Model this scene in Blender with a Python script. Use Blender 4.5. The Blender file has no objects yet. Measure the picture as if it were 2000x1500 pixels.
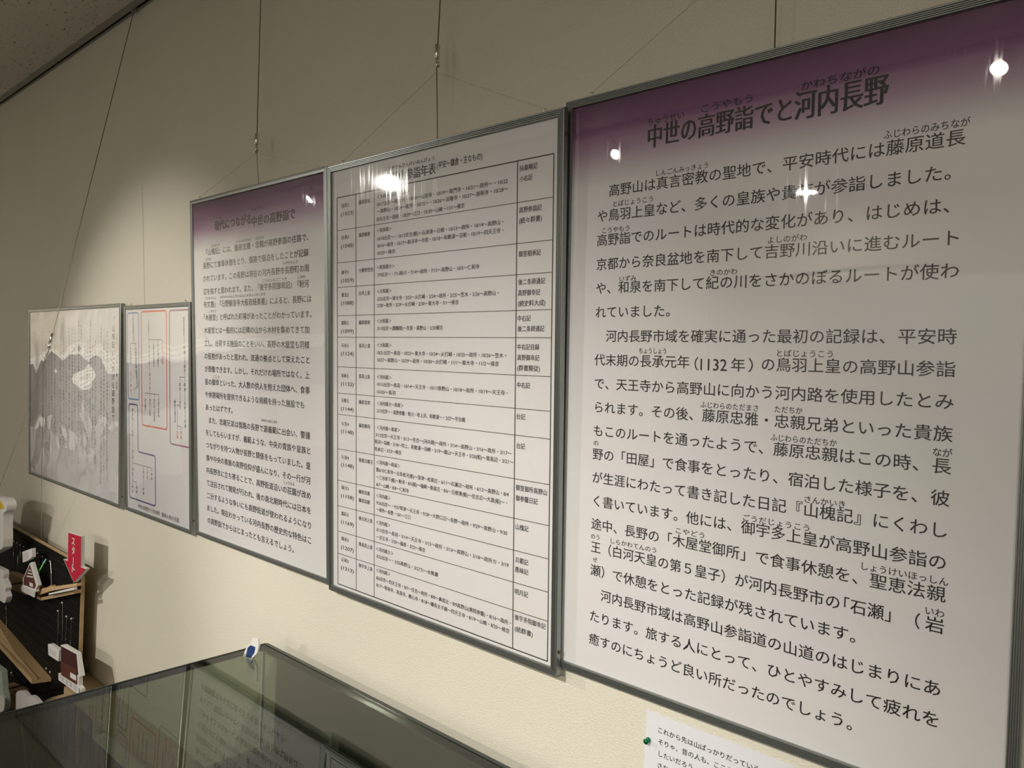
import bpy, bmesh, math, random
from mathutils import Vector, Matrix
random.seed(7)
S = bpy.context.scene
COL = S.collection
Z0 = 1.5                                   # height of the working datum above the floor

# ------------------------------------------------------------------ camera
F, YAW, PITCH, ROLL = 1458.22, 0.7238, -0.0165, 0.0432
CAM = Vector((0.1628, -1.1172, 0.0746 + Z0))
fw = Vector((-math.sin(YAW) * math.cos(PITCH), math.cos(YAW) * math.cos(PITCH), math.sin(PITCH)))
rt = Vector((math.cos(YAW), math.sin(YAW), 0)); up = rt.cross(fw)
rt, up = math.cos(ROLL) * rt + math.sin(ROLL) * up, -math.sin(ROLL) * rt + math.cos(ROLL) * up
cd = bpy.data.cameras.new('camera'); cam = bpy.data.objects.new('camera', cd); COL.objects.link(cam)
cam.matrix_world = Matrix(((rt.x, up.x, -fw.x, CAM.x), (rt.y, up.y, -fw.y, CAM.y), (rt.z, up.z, -fw.z, CAM.z), (0, 0, 0, 1)))
cd.sensor_width = 36; cd.lens = F / 2000 * 36; cd.clip_start = 0.02
S.camera = cam

def ray(px, py): return (fw + rt * ((px - 1000) / F) - up * ((py - 750) / F))
def at(px, py, y):                          # the point of a line of sight at a measured distance y from the wall
    d = ray(px, py); return CAM + d * ((y - CAM.y) / d.y)

# ------------------------------------------------------------------ world, lamps, exposure
w = bpy.data.worlds.new('world'); S.world = w; w.use_nodes = True
w.node_tree.nodes['Background'].inputs[0].default_value = (0.9, 0.87, 0.8, 1); w.node_tree.nodes['Background'].inputs[1].default_value = 0.0
S.view_settings.view_transform = 'Standard'; S.view_settings.look = 'None'
S.view_settings.gamma = 1; S.view_settings.use_curve_mapping = False
S.view_settings.exposure = 0.0
#       x      y     z      aim x  aim z   watts  cone  blend  (spotlights in one row on the ceiling, aimed at the wall)
SPOTS = [
    (-5.45, -2.85, 2.72, -6.00, 0.90,  20, 40, .9),
    (-4.40, -2.75, 2.72, -1.05, 1.00, 190, 31, .9),
    (-2.45, -2.95, 2.72, -2.55, 1.18, 225, 40, .65),
    (-0.42, -2.72, 2.72, -0.95, 0.68, 285, 44, .9),
    (1.60, -2.80, 2.72, -0.50, 0.80, 60, 48, .9),
]
FILLS = [(-2.24, -5.4, 2.7, 120), (0.8, -5.4, 2.7, 120)]                        # deep downlights: first read off a poster highlight, second added as ambient fill
ADDED_WASH = [(-7.2, -1.6, 2.7, 280), (-7.2, -3.6, 2.7, 220)]                       # unseen spots added to brighten the far left wall for the reflections
ADDED_BANNER_SPOT = (-0.9, -2.35, 2.7, 110)                                          # unseen spot added so the banner reflects brighter
def lamp_light(name, kind, loc, tgt, energy, size, color, cone=None, blend=None, parent=None):
    l = bpy.data.lights.new(name, kind); l.energy = energy; l.color = color
    if kind == 'SPOT': l.spot_size = math.radians(cone); l.spot_blend = blend; l.shadow_soft_size = size
    elif kind == 'AREA': l.shape = 'DISK'; l.size = size
    else: l.shadow_soft_size = size
    o = bpy.data.objects.new(name, l); COL.objects.link(o); o.location = loc
    o.rotation_euler = (Vector(tgt) - Vector(loc)).to_track_quat('-Z', 'Y').to_euler()
    return o
WARM = (1.0, 0.945, 0.85)
for i, (x, y, z, ax, az, e, cn, bl) in enumerate(SPOTS):
    d = (Vector((ax, 0, az)) - Vector((x, y, z))).normalized()
    lamp_light('spot_light', 'SPOT', Vector((x, y, z)) + d * 0.075, (ax, 0, az), e, 0.035, WARM, cn, bl)
for x, y, z, e in FILLS:
    lamp_light('down_light', 'AREA', (x, y, z), (x, y, 0), e, 0.16, (1.0, 0.94, 0.84))
for x, y, z, e in ADDED_WASH:
    lamp_light('added_wash_light', 'SPOT', (x - .05, y, z - .06), (-8.6, y - .2, 1.75), e, 0.04, WARM, 95, .6)
x, y, z, e = ADDED_BANNER_SPOT
lamp_light('added_banner_light', 'SPOT', (x, y - .05, z - .06), (x, -3.6, 1.1), e, 0.04, WARM, 85, .6)

# ------------------------------------------------------------------ materials
def new_mat(name):
    m = bpy.data.materials.new(name); m.use_nodes = True
    return m, m.node_tree, m.node_tree.nodes['Principled BSDF']
def mat(name, col, rough=.6, metal=0.0, spec=.5, var=0.0, vscale=30, bump=0.0, bscale=200):
    m, nt, b = new_mat(name)
    b.inputs['Base Color'].default_value = (*col, 1); b.inputs['Roughness'].default_value = rough
    b.inputs['Metallic'].default_value = metal; b.inputs['Specular IOR Level'].default_value = spec
    tc = nt.nodes.new('ShaderNodeTexCoord')
    if var:
        n = nt.nodes.new('ShaderNodeTexNoise'); n.inputs['Scale'].default_value = vscale; n.inputs['Detail'].default_value = 4
        mx = nt.nodes.new('ShaderNodeMix'); mx.data_type = 'RGBA'
        mx.inputs[6].default_value = (*[c * (1 - var) for c in col], 1); mx.inputs[7].default_value = (*[min(1, c * (1 + var)) for c in col], 1)
        nt.links.new(tc.outputs['Object'], n.inputs['Vector']); nt.links.new(n.outputs['Fac'], mx.inputs[0]); nt.links.new(mx.outputs[2], b.inputs['Base Color'])
    if bump:
        n = nt.nodes.new('ShaderNodeTexNoise'); n.inputs['Scale'].default_value = bscale; n.inputs['Detail'].default_value = 3
        bp = nt.nodes.new('ShaderNodeBump'); bp.inputs['Strength'].default_value = bump; bp.inputs['Distance'].default_value = .001
        nt.links.new(tc.outputs['Object'], n.inputs['Vector']); nt.links.new(n.outputs['Fac'], bp.inputs['Height']); nt.links.new(bp.outputs[0], b.inputs['Normal'])
    return m
def wood(name, a, b_, scale=6, rough=.55):
    m, nt, b = new_mat(name); b.inputs['Roughness'].default_value = rough
    tc = nt.nodes.new('ShaderNodeTexCoord'); mp = nt.nodes.new('ShaderNodeMapping'); mp.inputs['Scale'].default_value = (1, 8, 8)
    n = nt.nodes.new('ShaderNodeTexNoise'); n.inputs['Scale'].default_value = scale; n.inputs['Detail'].default_value = 6; n.inputs['Distortion'].default_value = .6
    mx = nt.nodes.new('ShaderNodeMix'); mx.data_type = 'RGBA'; mx.inputs[6].default_value = (*a, 1); mx.inputs[7].default_value = (*b_, 1)
    nt.links.new(tc.outputs['Object'], mp.inputs[0]); nt.links.new(mp.outputs[0], n.inputs['Vector']); nt.links.new(n.outputs['Fac'], mx.inputs[0]); nt.links.new(mx.outputs[2], b.inputs['Base Color'])
    return m
def glass(name, tint, ior=1.5, wave=0.0, wscale=3.0, rough=0.0, refl=1.0, stretch=(1, 1, 1), seed=0.0, scratch=False):
    m = bpy.data.materials.new(name); m.use_nodes = True; nt = m.node_tree; nt.nodes.clear()
    out = nt.nodes.new('ShaderNodeOutputMaterial'); tr = nt.nodes.new('ShaderNodeBsdfTransparent'); gl = nt.nodes.new('ShaderNodeBsdfGlossy')
    mx = nt.nodes.new('ShaderNodeMixShader'); fr = nt.nodes.new('ShaderNodeFresnel'); geo = nt.nodes.new('ShaderNodeNewGeometry')
    sel = nt.nodes.new('ShaderNodeMix'); sel.inputs[2].default_value = ior; sel.inputs[3].default_value = 1 / ior
    tr.inputs[0].default_value = (*tint, 1); gl.inputs['Roughness'].default_value = rough
    nt.links.new(geo.outputs['Backfacing'], sel.inputs[0]); nt.links.new(sel.outputs[0], fr.inputs['IOR'])
    mu = nt.nodes.new('ShaderNodeMath'); mu.operation = 'MULTIPLY'; mu.inputs[1].default_value = refl; mu.use_clamp = True
    nt.links.new(fr.outputs[0], mu.inputs[0]); nt.links.new(mu.outputs[0], mx.inputs[0])
    nt.links.new(tr.outputs[0], mx.inputs[1]); nt.links.new(gl.outputs[0], mx.inputs[2]); nt.links.new(mx.outputs[0], out.inputs[0])
    if wave:
        tc = nt.nodes.new('ShaderNodeTexCoord'); mp = nt.nodes.new('ShaderNodeMapping'); mp.inputs['Scale'].default_value = stretch
        mp.inputs['Location'].default_value = (seed, 0, seed * .7)
        n = nt.nodes.new('ShaderNodeTexNoise'); n.inputs['Scale'].default_value = wscale; n.inputs['Detail'].default_value = 1.2
        bp = nt.nodes.new('ShaderNodeBump'); bp.inputs['Strength'].default_value = 1.0; bp.inputs['Distance'].default_value = wave
        nt.links.new(tc.outputs['Object'], mp.inputs[0]); nt.links.new(mp.outputs[0], n.inputs['Vector']); nt.links.new(n.outputs['Fac'], bp.inputs['Height'])
        nt.links.new(bp.outputs[0], gl.inputs['Normal'])
        if scratch:                          # fine upright scratches and rubbed spots of the old film
            m2 = nt.nodes.new('ShaderNodeMapping'); m2.inputs['Scale'].default_value = (150, 1, 7)
            n2 = nt.nodes.new('ShaderNodeTexNoise'); n2.inputs['Scale'].default_value = 1; n2.inputs['Detail'].default_value = 3
            mr = nt.nodes.new('ShaderNodeMapRange'); mr.inputs[1].default_value = .52; mr.inputs[2].default_value = .75; mr.inputs[3].default_value = rough; mr.inputs[4].default_value = rough + .09
            nt.links.new(tc.outputs['Object'], m2.inputs[0]); nt.links.new(m2.outputs[0], n2.inputs['Vector']); nt.links.new(n2.outputs['Fac'], mr.inputs[0]); nt.links.new(mr.outputs[0], gl.inputs['Roughness'])
    return m
def wallpaper():
    m, nt, b = new_mat('woven_wallpaper'); b.inputs['Roughness'].default_value = .62; b.inputs['Specular IOR Level'].default_value = .35
    tc = nt.nodes.new('ShaderNodeTexCoord')
    n = nt.nodes.new('ShaderNodeTexNoise'); n.inputs['Scale'].default_value = 420; n.inputs['Detail'].default_value = 3; n.inputs['Roughness'].default_value = .7
    n2 = nt.nodes.new('ShaderNodeTexNoise'); n2.inputs['Scale'].default_value = 2.2; n2.inputs['Detail'].default_value = 3
    mp = nt.nodes.new('ShaderNodeMapping'); mp.inputs['Scale'].default_value = (120, 120, 420)
    n3 = nt.nodes.new('ShaderNodeTexNoise'); n3.inputs['Scale'].default_value = 1; n3.inputs['Detail'].default_value = 2
    nt.links.new(tc.outputs['Object'], mp.inputs[0]); nt.links.new(mp.outputs[0], n3.inputs['Vector'])
    for q in (n, n2): nt.links.new(tc.outputs['Object'], q.inputs['Vector'])
    mx = nt.nodes.new('ShaderNodeMix'); mx.data_type = 'RGBA'; mx.inputs[6].default_value = (.55, .522, .437, 1); mx.inputs[7].default_value = (.745, .715, .615, 1)
    ad = nt.nodes.new('ShaderNodeMath'); ad.operation = 'ADD'; m3 = nt.nodes.new('ShaderNodeMath'); m3.operation = 'MULTIPLY'; m3.inputs[1].default_value = .3
    nt.links.new(n2.outputs['Fac'], m3.inputs[0]); nt.links.new(m3.outputs[0], ad.inputs[0])
    m4 = nt.nodes.new('ShaderNodeMath'); m4.operation = 'MULTIPLY_ADD'; m4.inputs[1].default_value = 2.0; m4.inputs[2].default_value = -.65
    nt.links.new(n.outputs['Fac'], m4.inputs[0]); nt.links.new(m4.outputs[0], ad.inputs[1]); nt.links.new(ad.outputs[0], mx.inputs[0]); nt.links.new(mx.outputs[2], b.inputs['Base Color'])
    bp = nt.nodes.new('ShaderNodeBump'); bp.inputs['Strength'].default_value = .8; bp.inputs['Distance'].default_value = .0015
    nt.links.new(n3.outputs['Fac'], bp.inputs['Height']); nt.links.new(bp.outputs[0], b.inputs['Normal'])
    return m
def ceiling_mat():
    m, nt, b = new_mat('fissured_ceiling_board'); b.inputs['Roughness'].default_value = .9
    tc = nt.nodes.new('ShaderNodeTexCoord'); mp = nt.nodes.new('ShaderNodeMapping'); mp.inputs['Scale'].default_value = (38, 120, 1); mp.inputs['Rotation'].default_value = (0, 0, .15)
    n = nt.nodes.new('ShaderNodeTexNoise'); n.inputs['Scale'].default_value = 1; n.inputs['Detail'].default_value = 3; n.inputs['Distortion'].default_value = .8
    cr = nt.nodes.new('ShaderNodeValToRGB'); cr.color_ramp.elements[0].position = .30; cr.color_ramp.elements[0].color = (.13, .115, .09, 1)
    cr.color_ramp.elements[1].position = .37; cr.color_ramp.elements[1].color = (.68, .64, .55, 1)
    nt.links.new(tc.outputs['Object'], mp.inputs[0]); nt.links.new(mp.outputs[0], n.inputs['Vector']); nt.links.new(n.outputs['Fac'], cr.inputs[0]); nt.links.new(cr.outputs[0], b.inputs['Base Color'])
    bp = nt.nodes.new('ShaderNodeBump'); bp.inputs['Strength'].default_value = .6; bp.inputs['Distance'].default_value = .002
    nt.links.new(cr.outputs[0], bp.inputs['Height']); nt.links.new(bp.outputs[0], b.inputs['Normal'])
    return m
def poster_mat(name, purple):
    m, nt, b = new_mat(name); b.inputs['Roughness'].default_value = .5; b.inputs['Specular IOR Level'].default_value = .3
    tc = nt.nodes.new('ShaderNodeTexCoord'); sx = nt.nodes.new('ShaderNodeSeparateXYZ'); nt.links.new(tc.outputs['Object'], sx.inputs[0])
    cr = nt.nodes.new('ShaderNodeValToRGB'); e = cr.color_ramp.elements
    white = (.765, .755, .775, 1)
    if purple:
        e[0].position = .0; e[0].color = white; e[1].position = 1; e[1].color = (.115, .036, .105, 1)
        for p, c in ((.855, white), (.885, (.61, .55, .61, 1)), (.915, (.43, .30, .42, 1)), (.955, (.22, .095, .205, 1))):
            q = e.new(p); q.color = c
    else:
        e[0].color = white; e[1].color = white
    nt.links.new(sx.outputs['Z'], cr.inputs[0])
    n = nt.nodes.new('ShaderNodeTexNoise'); n.inputs['Scale'].default_value = 5; nt.links.new(tc.outputs['Object'], n.inputs['Vector'])
    mx = nt.nodes.new('ShaderNodeMix'); mx.data_type = 'RGBA'; mx.blend_type = 'MULTIPLY'; mx.inputs[0].default_value = .08
    nt.links.new(cr.outputs[0], mx.inputs[6]); nt.links.new(n.outputs['Color'], mx.inputs[7]); nt.links.new(mx.outputs[2], b.inputs['Base Color'])
    return m

M = dict(
    wall=wallpaper(), ceil=ceiling_mat(),
    alu=mat('brushed_aluminium', (.30, .32, .31), .36, .8, var=.06, vscale=60),
    rail=mat('painted_rail', (.30, .30, .27), .45, .3), black=mat('black_gap', (.012, .012, .012), .7),
    steel=mat('bright_steel', (.72, .70, .64), .18, 1.0), dsteel=mat('dark_wire', (.16, .14, .10), .35, .9),
    nylon=mat('nylon_line', (.42, .39, .31), .3), ink=mat('printed_ink', (.010, .008, .011), .55), grey=mat('printed_rule', (.05, .045, .04), .6),
    red=mat('red_print', (.62, .10, .09), .6), blue=mat('blue_print', (.10, .22, .50), .6), indigo=mat('indigo_print', (.10, .10, .27), .6),
    orange=mat('vermilion_print', (.72, .13, .075), .6), mauve=mat('mauve_print', (.33, .15, .24), .6),
    sheet=poster_mat('white_poster', False), purple=poster_mat('purple_headed_poster', True),
    board=mat('backing_board', (.25, .22, .18), .8), note=mat('note_paper', (.66, .67, .71), .7),
    peg=mat('black_pegboard_face', (.004, .0035, .003), .6, spec=.2), hole=mat('peg_hole', (.04, .04, .035), .4),
    plywood=wood('plywood_edge', (.40, .27, .13), (.55, .40, .22)), pine=wood('pine_strip', (.50, .33, .16), (.66, .47, .26)),
    table=wood('table_laminate', (.36, .26, .15), (.46, .34, .20), 3), brown=mat('brown_card', (.10, .028, .018), .6), brown2=mat('maroon_card', (.055, .012, .014), .6),
    white=mat('white_foam_board', (.74, .73, .70), .6), cloud=mat('grey_white_card', (.62, .60, .60), .6), crimson=mat('crimson_face', (.50, .012, .04), .5),
    yellow=mat('yellow_card', (.78, .50, .01), .5), green=mat('green_plastic', (.0, .16, .06), .25), holo=mat('holographic_green', (.22, .95, .20), .3, 0),
    holoblue=mat('holographic_blue', (.40, .85, .90), .3, 0), navy=mat('navy_face', (.012, .04, .16), .5),
    sea=mat('pale_sea_card', (.45, .55, .48), .6), floor=mat('grey_carpet', (.13, .12, .11), .95, bump=.5), cabinet=mat('case_plinth', (.30, .29, .26), .5),
    backing=mat('case_lining', (.040, .060, .045), .85), room=mat('room_wall', (.40, .37, .30), .8), roomdark=mat('darkened_room_wall', (.24, .22, .18), .85), darkroom=mat('dark_partition', (.10, .09, .08), .8),
    banner=mat('white_cloth', (.78, .77, .75), .8), leaf=mat('dried_moss', (.05, .065, .03), .9), lampbody=mat('lamp_black', (.03, .03, .03), .4),
    edge=mat('dark_glass_edge', (.012, .02, .016), .15), clearedge=mat('pale_glass_edge', (.30, .36, .31), .15),
)
M['film'] = [glass('clear_cover_film_%s' % 'abcde'[i], (.985, .985, .98), 1.5, wv, sc, .012 if i != 3 else .032, (1.0, 1.0, .68, .8, .8)[i], (1, 1, 1), i * 3.1, True)
             for i, (wv, sc) in enumerate([(.024, 4.6), (.007, 3.2), (.0035, 3.0), (.0018, 3.0), (.0022, 2.4)])]
M['pane'] = glass('green_tinted_glass', (.67, .705, .645), 1.52)
def emit(name, col, st):
    m = bpy.data.materials.new(name); m.use_nodes = True; nt = m.node_tree; nt.nodes.clear()
    o = nt.nodes.new('ShaderNodeOutputMaterial'); e = nt.nodes.new('ShaderNodeEmission'); e.inputs[0].default_value = (*col, 1); e.inputs[1].default_value = st
    nt.links.new(e.outputs[0], o.inputs[0]); return m
M['lens'] = emit('lit_lamp_lens', (1, .95, .85), 60); M['downlens'] = emit('lit_downlight', (1, .95, .86), 14)

# ------------------------------------------------------------------ helpers
class MB:
    def __init__(s): s.v = []; s.f = []
    def poly(s, pts, thick):                # outline extruded along a vector
        n = len(pts); b = len(s.v); t = Vector(thick)
        s.v += [Vector(p) for p in pts] + [Vector(p) + t for p in pts]
        s.f += [tuple(range(b, b + n)), tuple(range(b + 2 * n - 1, b + n - 1, -1))]
        s.f += [(b + i, b + n + i, b + n + (i + 1) % n, b + (i + 1) % n) for i in range(n)]
        return s
    def box(s, a, c):
        x0, y0, z0 = a; x1, y1, z1 = c
        return s.poly([(x0, y0, z0), (x0, y1, z0), (x1, y1, z0), (x1, y0, z0)], (0, 0, z1 - z0))
    def tube(s, pts, r, n=8, cap=True):
        pts = [Vector(p) for p in pts]; rings = []
        for i, p in enumerate(pts):
            t = (pts[min(i + 1, len(pts) - 1)] - pts[max(i - 1, 0)]).normalized()
            a = t.orthogonal().normalized() if i == 0 else (rings_a - t * rings_a.dot(t)).normalized()
            rings_a = a; c = t.cross(a); rr = r[i] if isinstance(r, (list, tuple)) else r
            rings.append(len(s.v)); s.v += [p + (a * math.cos(k * math.tau / n) + c * math.sin(k * math.tau / n)) * rr for k in range(n)]
        for a, b in zip(rings, rings[1:]): s.f += [(a + k, a + (k + 1) % n, b + (k + 1) % n, b + k) for k in range(n)]
        if cap: s.f += [tuple(rings[0] + k for k in reversed(range(n))), tuple(rings[-1] + k for k in range(n))]
        return s
    def build(s, name, m, parent=None, smooth=False):
        me = bpy.data.meshes.new(name); me.from_pydata([tuple(v) for v in s.v], [], s.f); me.update()
        bm = bmesh.new(); bm.from_mesh(me); bmesh.ops.recalc_face_normals(bm, faces=bm.faces); bm.to_mesh(me); bm.free()
        if smooth:
            for p in me.polygons: p.use_smooth = True
        me.materials.append(m); o = bpy.data.objects.new(name, me); COL.objects.link(o)
        if parent: o.parent = parent
        return o
def tag(o, label, cat, group=None):
    o['label'] = label; o['category'] = cat
    if group: o['group'] = group
    return o
def empty(name, loc, label, cat, group=None, rx=0):
    o = bpy.data.objects.new(name, None); COL.objects.link(o); o.location = loc; o.rotation_euler = (rx, 0, 0); o.empty_display_size = .05
    return tag(o, label, cat, group)
def struct(o): o['kind'] = 'structure'; return o
def local(root, pts): return [Vector(p) - root.location for p in pts]

def glyph_mesh(pieces):
    """pieces: (text, mode, a, b, v, em, offset, embolden) -> vertices (u, v) and faces, all on one plane"""
    V, Fc, tmp = [], [], []
    for p in pieces:
        cu = bpy.data.curves.new('t', 'FONT'); cu.body = p[0]; cu.resolution_u = 2; cu.offset = p[6]
        o = bpy.data.objects.new('t', cu); COL.objects.link(o); tmp.append((o, cu))
    dg = bpy.context.evaluated_depsgraph_get(); dg.update()
    for p, (o, cu) in zip(pieces, tmp):
        me = bpy.data.meshes.new_from_object(o.evaluated_get(dg)); co = [v.co.copy() for v in me.vertices]; fs = [tuple(q.vertices) for q in me.polygons]
        bpy.data.meshes.remove(me)
        if not co: continue
        text, mode, a, b, v, em, off, bold = p
        if mode == 'fit':
            x0 = min(c.x for c in co); x1 = max(c.x for c in co); sx = (b - a) / max(1e-6, x1 - x0); tx = a - x0 * sx
        else: sx = b; tx = a                 # advance width b per em, starting at a
        if isinstance(bold, tuple): SH = ((bold[0], bold[1]), (-bold[0], bold[1]), (bold[0], -bold[1]), (-bold[0], -bold[1]))
        elif bold: SH = ((-bold, 0), (0, 0), (bold, 0))
        else: SH = ((0, 0),)
        for q, (sh, sv) in enumerate(SH):
            k = len(V); V += [(c.x * sx + tx + sh * em, (c.y - .38 + sv) * em + v, q * .03) for c in co]; Fc += [tuple(i + k for i in f) for f in fs]
    for o, cu in tmp: bpy.data.objects.remove(o); bpy.data.curves.remove(cu)
    return V, Fc
def print_on(name, pieces, m, parent, y=-.0004):
    V, Fc = glyph_mesh(pieces); me = bpy.data.meshes.new(name); me.from_pydata([(u, y - s * .001, v) for u, v, s in V], [], Fc); me.update()
    me.materials.append(m); o = bpy.data.objects.new(name, me); COL.objects.link(o); o.parent = parent; return o
def fit(L, off=-.004, bold=0): return [(t, 'fit', a, b, v, em, off, bold) for t, a, b, v, em in L]
def vertical(text, u, v0, v1, em, off=0.0):   # a column of upright characters
    n = len(text); st = (v0 - v1) / n
    return [(c, 'adv', u - em / 2, em, v0 - st * (i + .5), em, off, 0) for i, c in enumerate(text) if c.strip()]

# ------------------------------------------------------------------ the room
o = struct(MB().box((-8.6, 0, 0), (2.6, .12, 2.95)).build('wall_back', M['wall']))
struct(MB().box((-8.6, -6.2, -.1), (2.6, .12, 0)).build('floor', M['floor']))
ZC = 1.331 + Z0
struct(MB().box((-8.6, -6.2, ZC), (2.6, -.045, ZC + .1)).build('ceiling', M['ceil']))
struct(MB().box((-8.7, -6.2, 0), (-8.6, .12, 2.95)).build('wall_left', M['room']))
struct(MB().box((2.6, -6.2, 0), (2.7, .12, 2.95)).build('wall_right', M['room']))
struct(MB().box((-8.6, -6.3, 0), (2.6, -6.2, 2.95)).build('wall_front', M['roomdark']))  # room wall colour darkened here to weaken its reflection over the lettering
# picture rail: a slotted channel let into the ceiling edge along the wall
tr = struct(MB().poly([(-8.6, 0, ZC + .035), (-8.6, -.045, ZC + .035), (-8.6, -.045, ZC - .003), (-8.6, -.021, ZC - .003), (-8.6, -.021, ZC + .006), (-8.6, -.040, ZC + .006),
     (-8.6, -.040, ZC + .028), (-8.6, -.004, ZC + .028), (-8.6, -.004, ZC + .004), (-8.6, -.009, ZC + .004), (-8.6, -.009, ZC), (-8.6, 0, ZC)], (11.2, 0, 0)).build('trim_1', M['rail']))
struct(MB().box((-8.6, -.0395, ZC + .024), (2.6, -.0045, ZC + .0275)).build('trim_2', M['black']))
struct(MB().box((-8.6, -.012, 0), (2.6, 0, .08)).build('baseboard_back', M['darkroom']))

# ------------------------------------------------------------------ framed panels
def groove_profile(w, d, n):                 # outward distance, depth (0 = sheet plane, negative = into the room)
    P = [(0, .001), (0, -.0035)]
    if n:
        s = (w - .002) / n
        for i in range(n): P += [(.001 + s * (i + .05), -.0062), (.001 + s * (i + .40), -.0062), (.001 + s * (i + .48), -.0036), (.001 + s * (i + .96), -.0036)]
    else: P += [(.0012, -.0050), (w * .55, -.0056), (w - .0015, -.0048)]
    return P + [(w, -.0035), (w, d), (w - .002, d), (w - .002, .002)]
def frame_rail(root, side, W, H, w, d, n, ext=(1, 1)):
    P = groove_profile(w, d, n); m = MB(); k = len(P)
    def pt(q, end):
        a, y = q
        if side == 'bottom': return (-a if end == 0 else W + a, y, -a)
        if side == 'top': return (-a if end == 0 else W + a, y, H + a)
        if side == 'left': return (-a, y, -a if end == 0 else H + a)
        return (W + a, y, -a if end == 0 else H + a)
    m.v = [Vector(pt(q, 0)) for q in P] + [Vector(pt(q, 1)) for q in P]
    m.f = [(i, (i + 1) % k, k + (i + 1) % k, k + i) for i in range(k)] + [tuple(range(k)), tuple(range(2 * k - 1, k - 1, -1))]
    return m.build('frame_rail', M['alu'], root)
def panel(name, label, x, zb, W, H, tilt, off, n, mat_sheet, film, fwid=.013, fright=None, hook=None, dp=.0125, cords=True, group=None):
    root = empty(name, (x, -off, zb + Z0), label, 'framed poster', group, rx=tilt)
    for sd in ('top', 'bottom', 'left', 'right'): frame_rail(root, sd, W, H, fright if (fright and sd == 'right') else fwid, dp, n)
    MB().box((-.002, .0012, -.002), (W + .002, dp - .001, H + .002)).build('backing_board', M['board'], root)
    sh = MB().box((0, -.0002, 0), (W, .0010, H)).build('poster_sheet', mat_sheet, root)
    cv = MB().box((.0002, -.0030, .0002), (W - .0002, -.0023, H - .0002)).build('clear_cover', film, root)
    # corner screws in the outer faces of the frame, and the turned steel eyelets for the cord
    for ux in (-fwid, W + fwid):
        for uz in (.030, H - .030):
            sg = -1 if ux < 0 else 1
            MB().tube([(ux - sg * .0005, .004, uz), (ux + sg * .0018, .004, uz)], .0032, 10).build('screw', M['dsteel'], root)
    eyes = []
    for ux in (.035, W - .035):
        c = Vector((ux, .004, H + fwid + .004)); eyes.append(c)
        MB().tube([c + Vector((math.cos(a) * .0045, 0, math.sin(a) * .0045)) for a in [i * math.tau / 12 - math.pi / 2 for i in range(13)]], .0009, 6).build('eyelet', M['steel'], root, True)
    if hook is not None:
        hl = Matrix.Rotation(-tilt, 3, 'X') @ (Vector(hook) - root.location)
        for e in eyes: MB().tube([hl, e + Vector((0, 0, .003))], .00055, 6).build('hanging_cord', M['nylon'], root)
    return root, sh, W, H

def hanger(px0, py0, px1, py1, label, ysl=-.036, lower=.16):
    """steel hanging wire from the rail: passes (px0,py0), ends in a sleeve and ring at (px1,py1)"""
    H = at(px1, py1, ysl); Q = at(px0, py0, (ysl - .015) / 2 - .004)
    t = (ZC + .004 - H.z) / (Q.z - H.z) if Q.z - H.z > .05 else 1
    T = Vector((H.x + (Q.x - H.x) * min(t, 1.6), -.015, ZC + .006))
    return wire_thing(T, H, label, lower)
def wire_thing(T, H, label, lower=0, tail=None, sc=1.6):
    root = empty('hanging_wire', T, label, 'wire'); h = H - T; d = h.normalized()
    MB().tube([(0, 0, 0), h], .0013, 6).build('steel_cable', M['dsteel'], root)
    MB().box((-.008, -.009, -.012), (.008, .007, .006)).build('rail_glider', M['rail'], root)
    s0, s1 = h, h + d * .019 * sc; r = .0034 * sc
    MB().tube([s0 - d * .002, s0, s1, s1 + d * .001], [r * .4, r, r, r * .6], 14).build('sleeve', M['steel'], root, True)
    c = s1 + d * .0085 * sc; side = d.cross(Vector((.62, .78, 0))).normalized() if False else Vector((.75, -.66, 0))
    ring = [c + side * math.cos(a) * .0058 * sc + Vector((0, 0, 1)) * math.sin(a) * .0068 * sc for a in [math.radians(100 - i * 21) for i in range(16)]]
    MB().tube(ring, .0013 * sc, 8).build('hook', M['steel'], root, True)
    MB().tube([c + Vector((.004, 0, -.004)) * sc, c + Vector((.0052, -.002, .003)) * sc], .0016 * sc, 8).build('latch', M['steel'], root, True)
    if lower: MB().tube([c, c + Vector((.002, .012, -lower))], .0012, 6).build('cable_end', M['dsteel'], root)
    return root, T + c - Vector((0, 0, .006 * sc))

# three hanging wires over the tall posters
_, hk3 = hanger(504, 2, 502, 262, 'steel hanging wire with ring hook above the leftmost purple headed poster', -.045, .125)
_, hk4 = hanger(858, 2, 855, 88, 'steel hanging wire with long sleeve above the white chronology table', -.040, .19)
H5 = Vector((at(1513, 40, -.036).x, -.040, .80 + Z0))
_, hk5 = wire_thing(Vector((H5.x - .004, -.015, ZC + .006)), H5, 'steel hanging wire vanishing behind the top edge of the largest purple poster', .30)

p1, s1, W1, H1 = panel('map_panel', 'wide aluminium framed map poster with warped reflections, leftmost on the wall', -3.7154, -.4722, 1.0149, .7197, .0294, .014, 0, M['sheet'], M['film'][0])
p2, s2, W2, H2 = panel('family_tree_panel', 'aluminium framed family tree poster with coloured rounded outlines', -2.6266, -.4685, .4866, .7039, .0419, .014, 0, M['sheet'], M['film'][1])
p3, s3, W3, H3 = panel('purple_headed_panel', 'smaller looking purple headed text poster in smooth frame, between family tree and chronology table', -2.0812, -.4615, .6853, 1.0, .0552, .016, 0, M['purple'], M['film'][2], hook=hk3)
p4, s4, W4, H4 = panel('chronology_panel', 'white poster with ruled chronology table in grooved aluminium frame', -1.3542, -.4657, .6853, 1.0, .0500, .0275, 4, M['sheet'], M['film'][3], fwid=.015, fright=.0135, hook=hk4, dp=.0078)
p4.scale = (.996, 1, .996)
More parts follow.
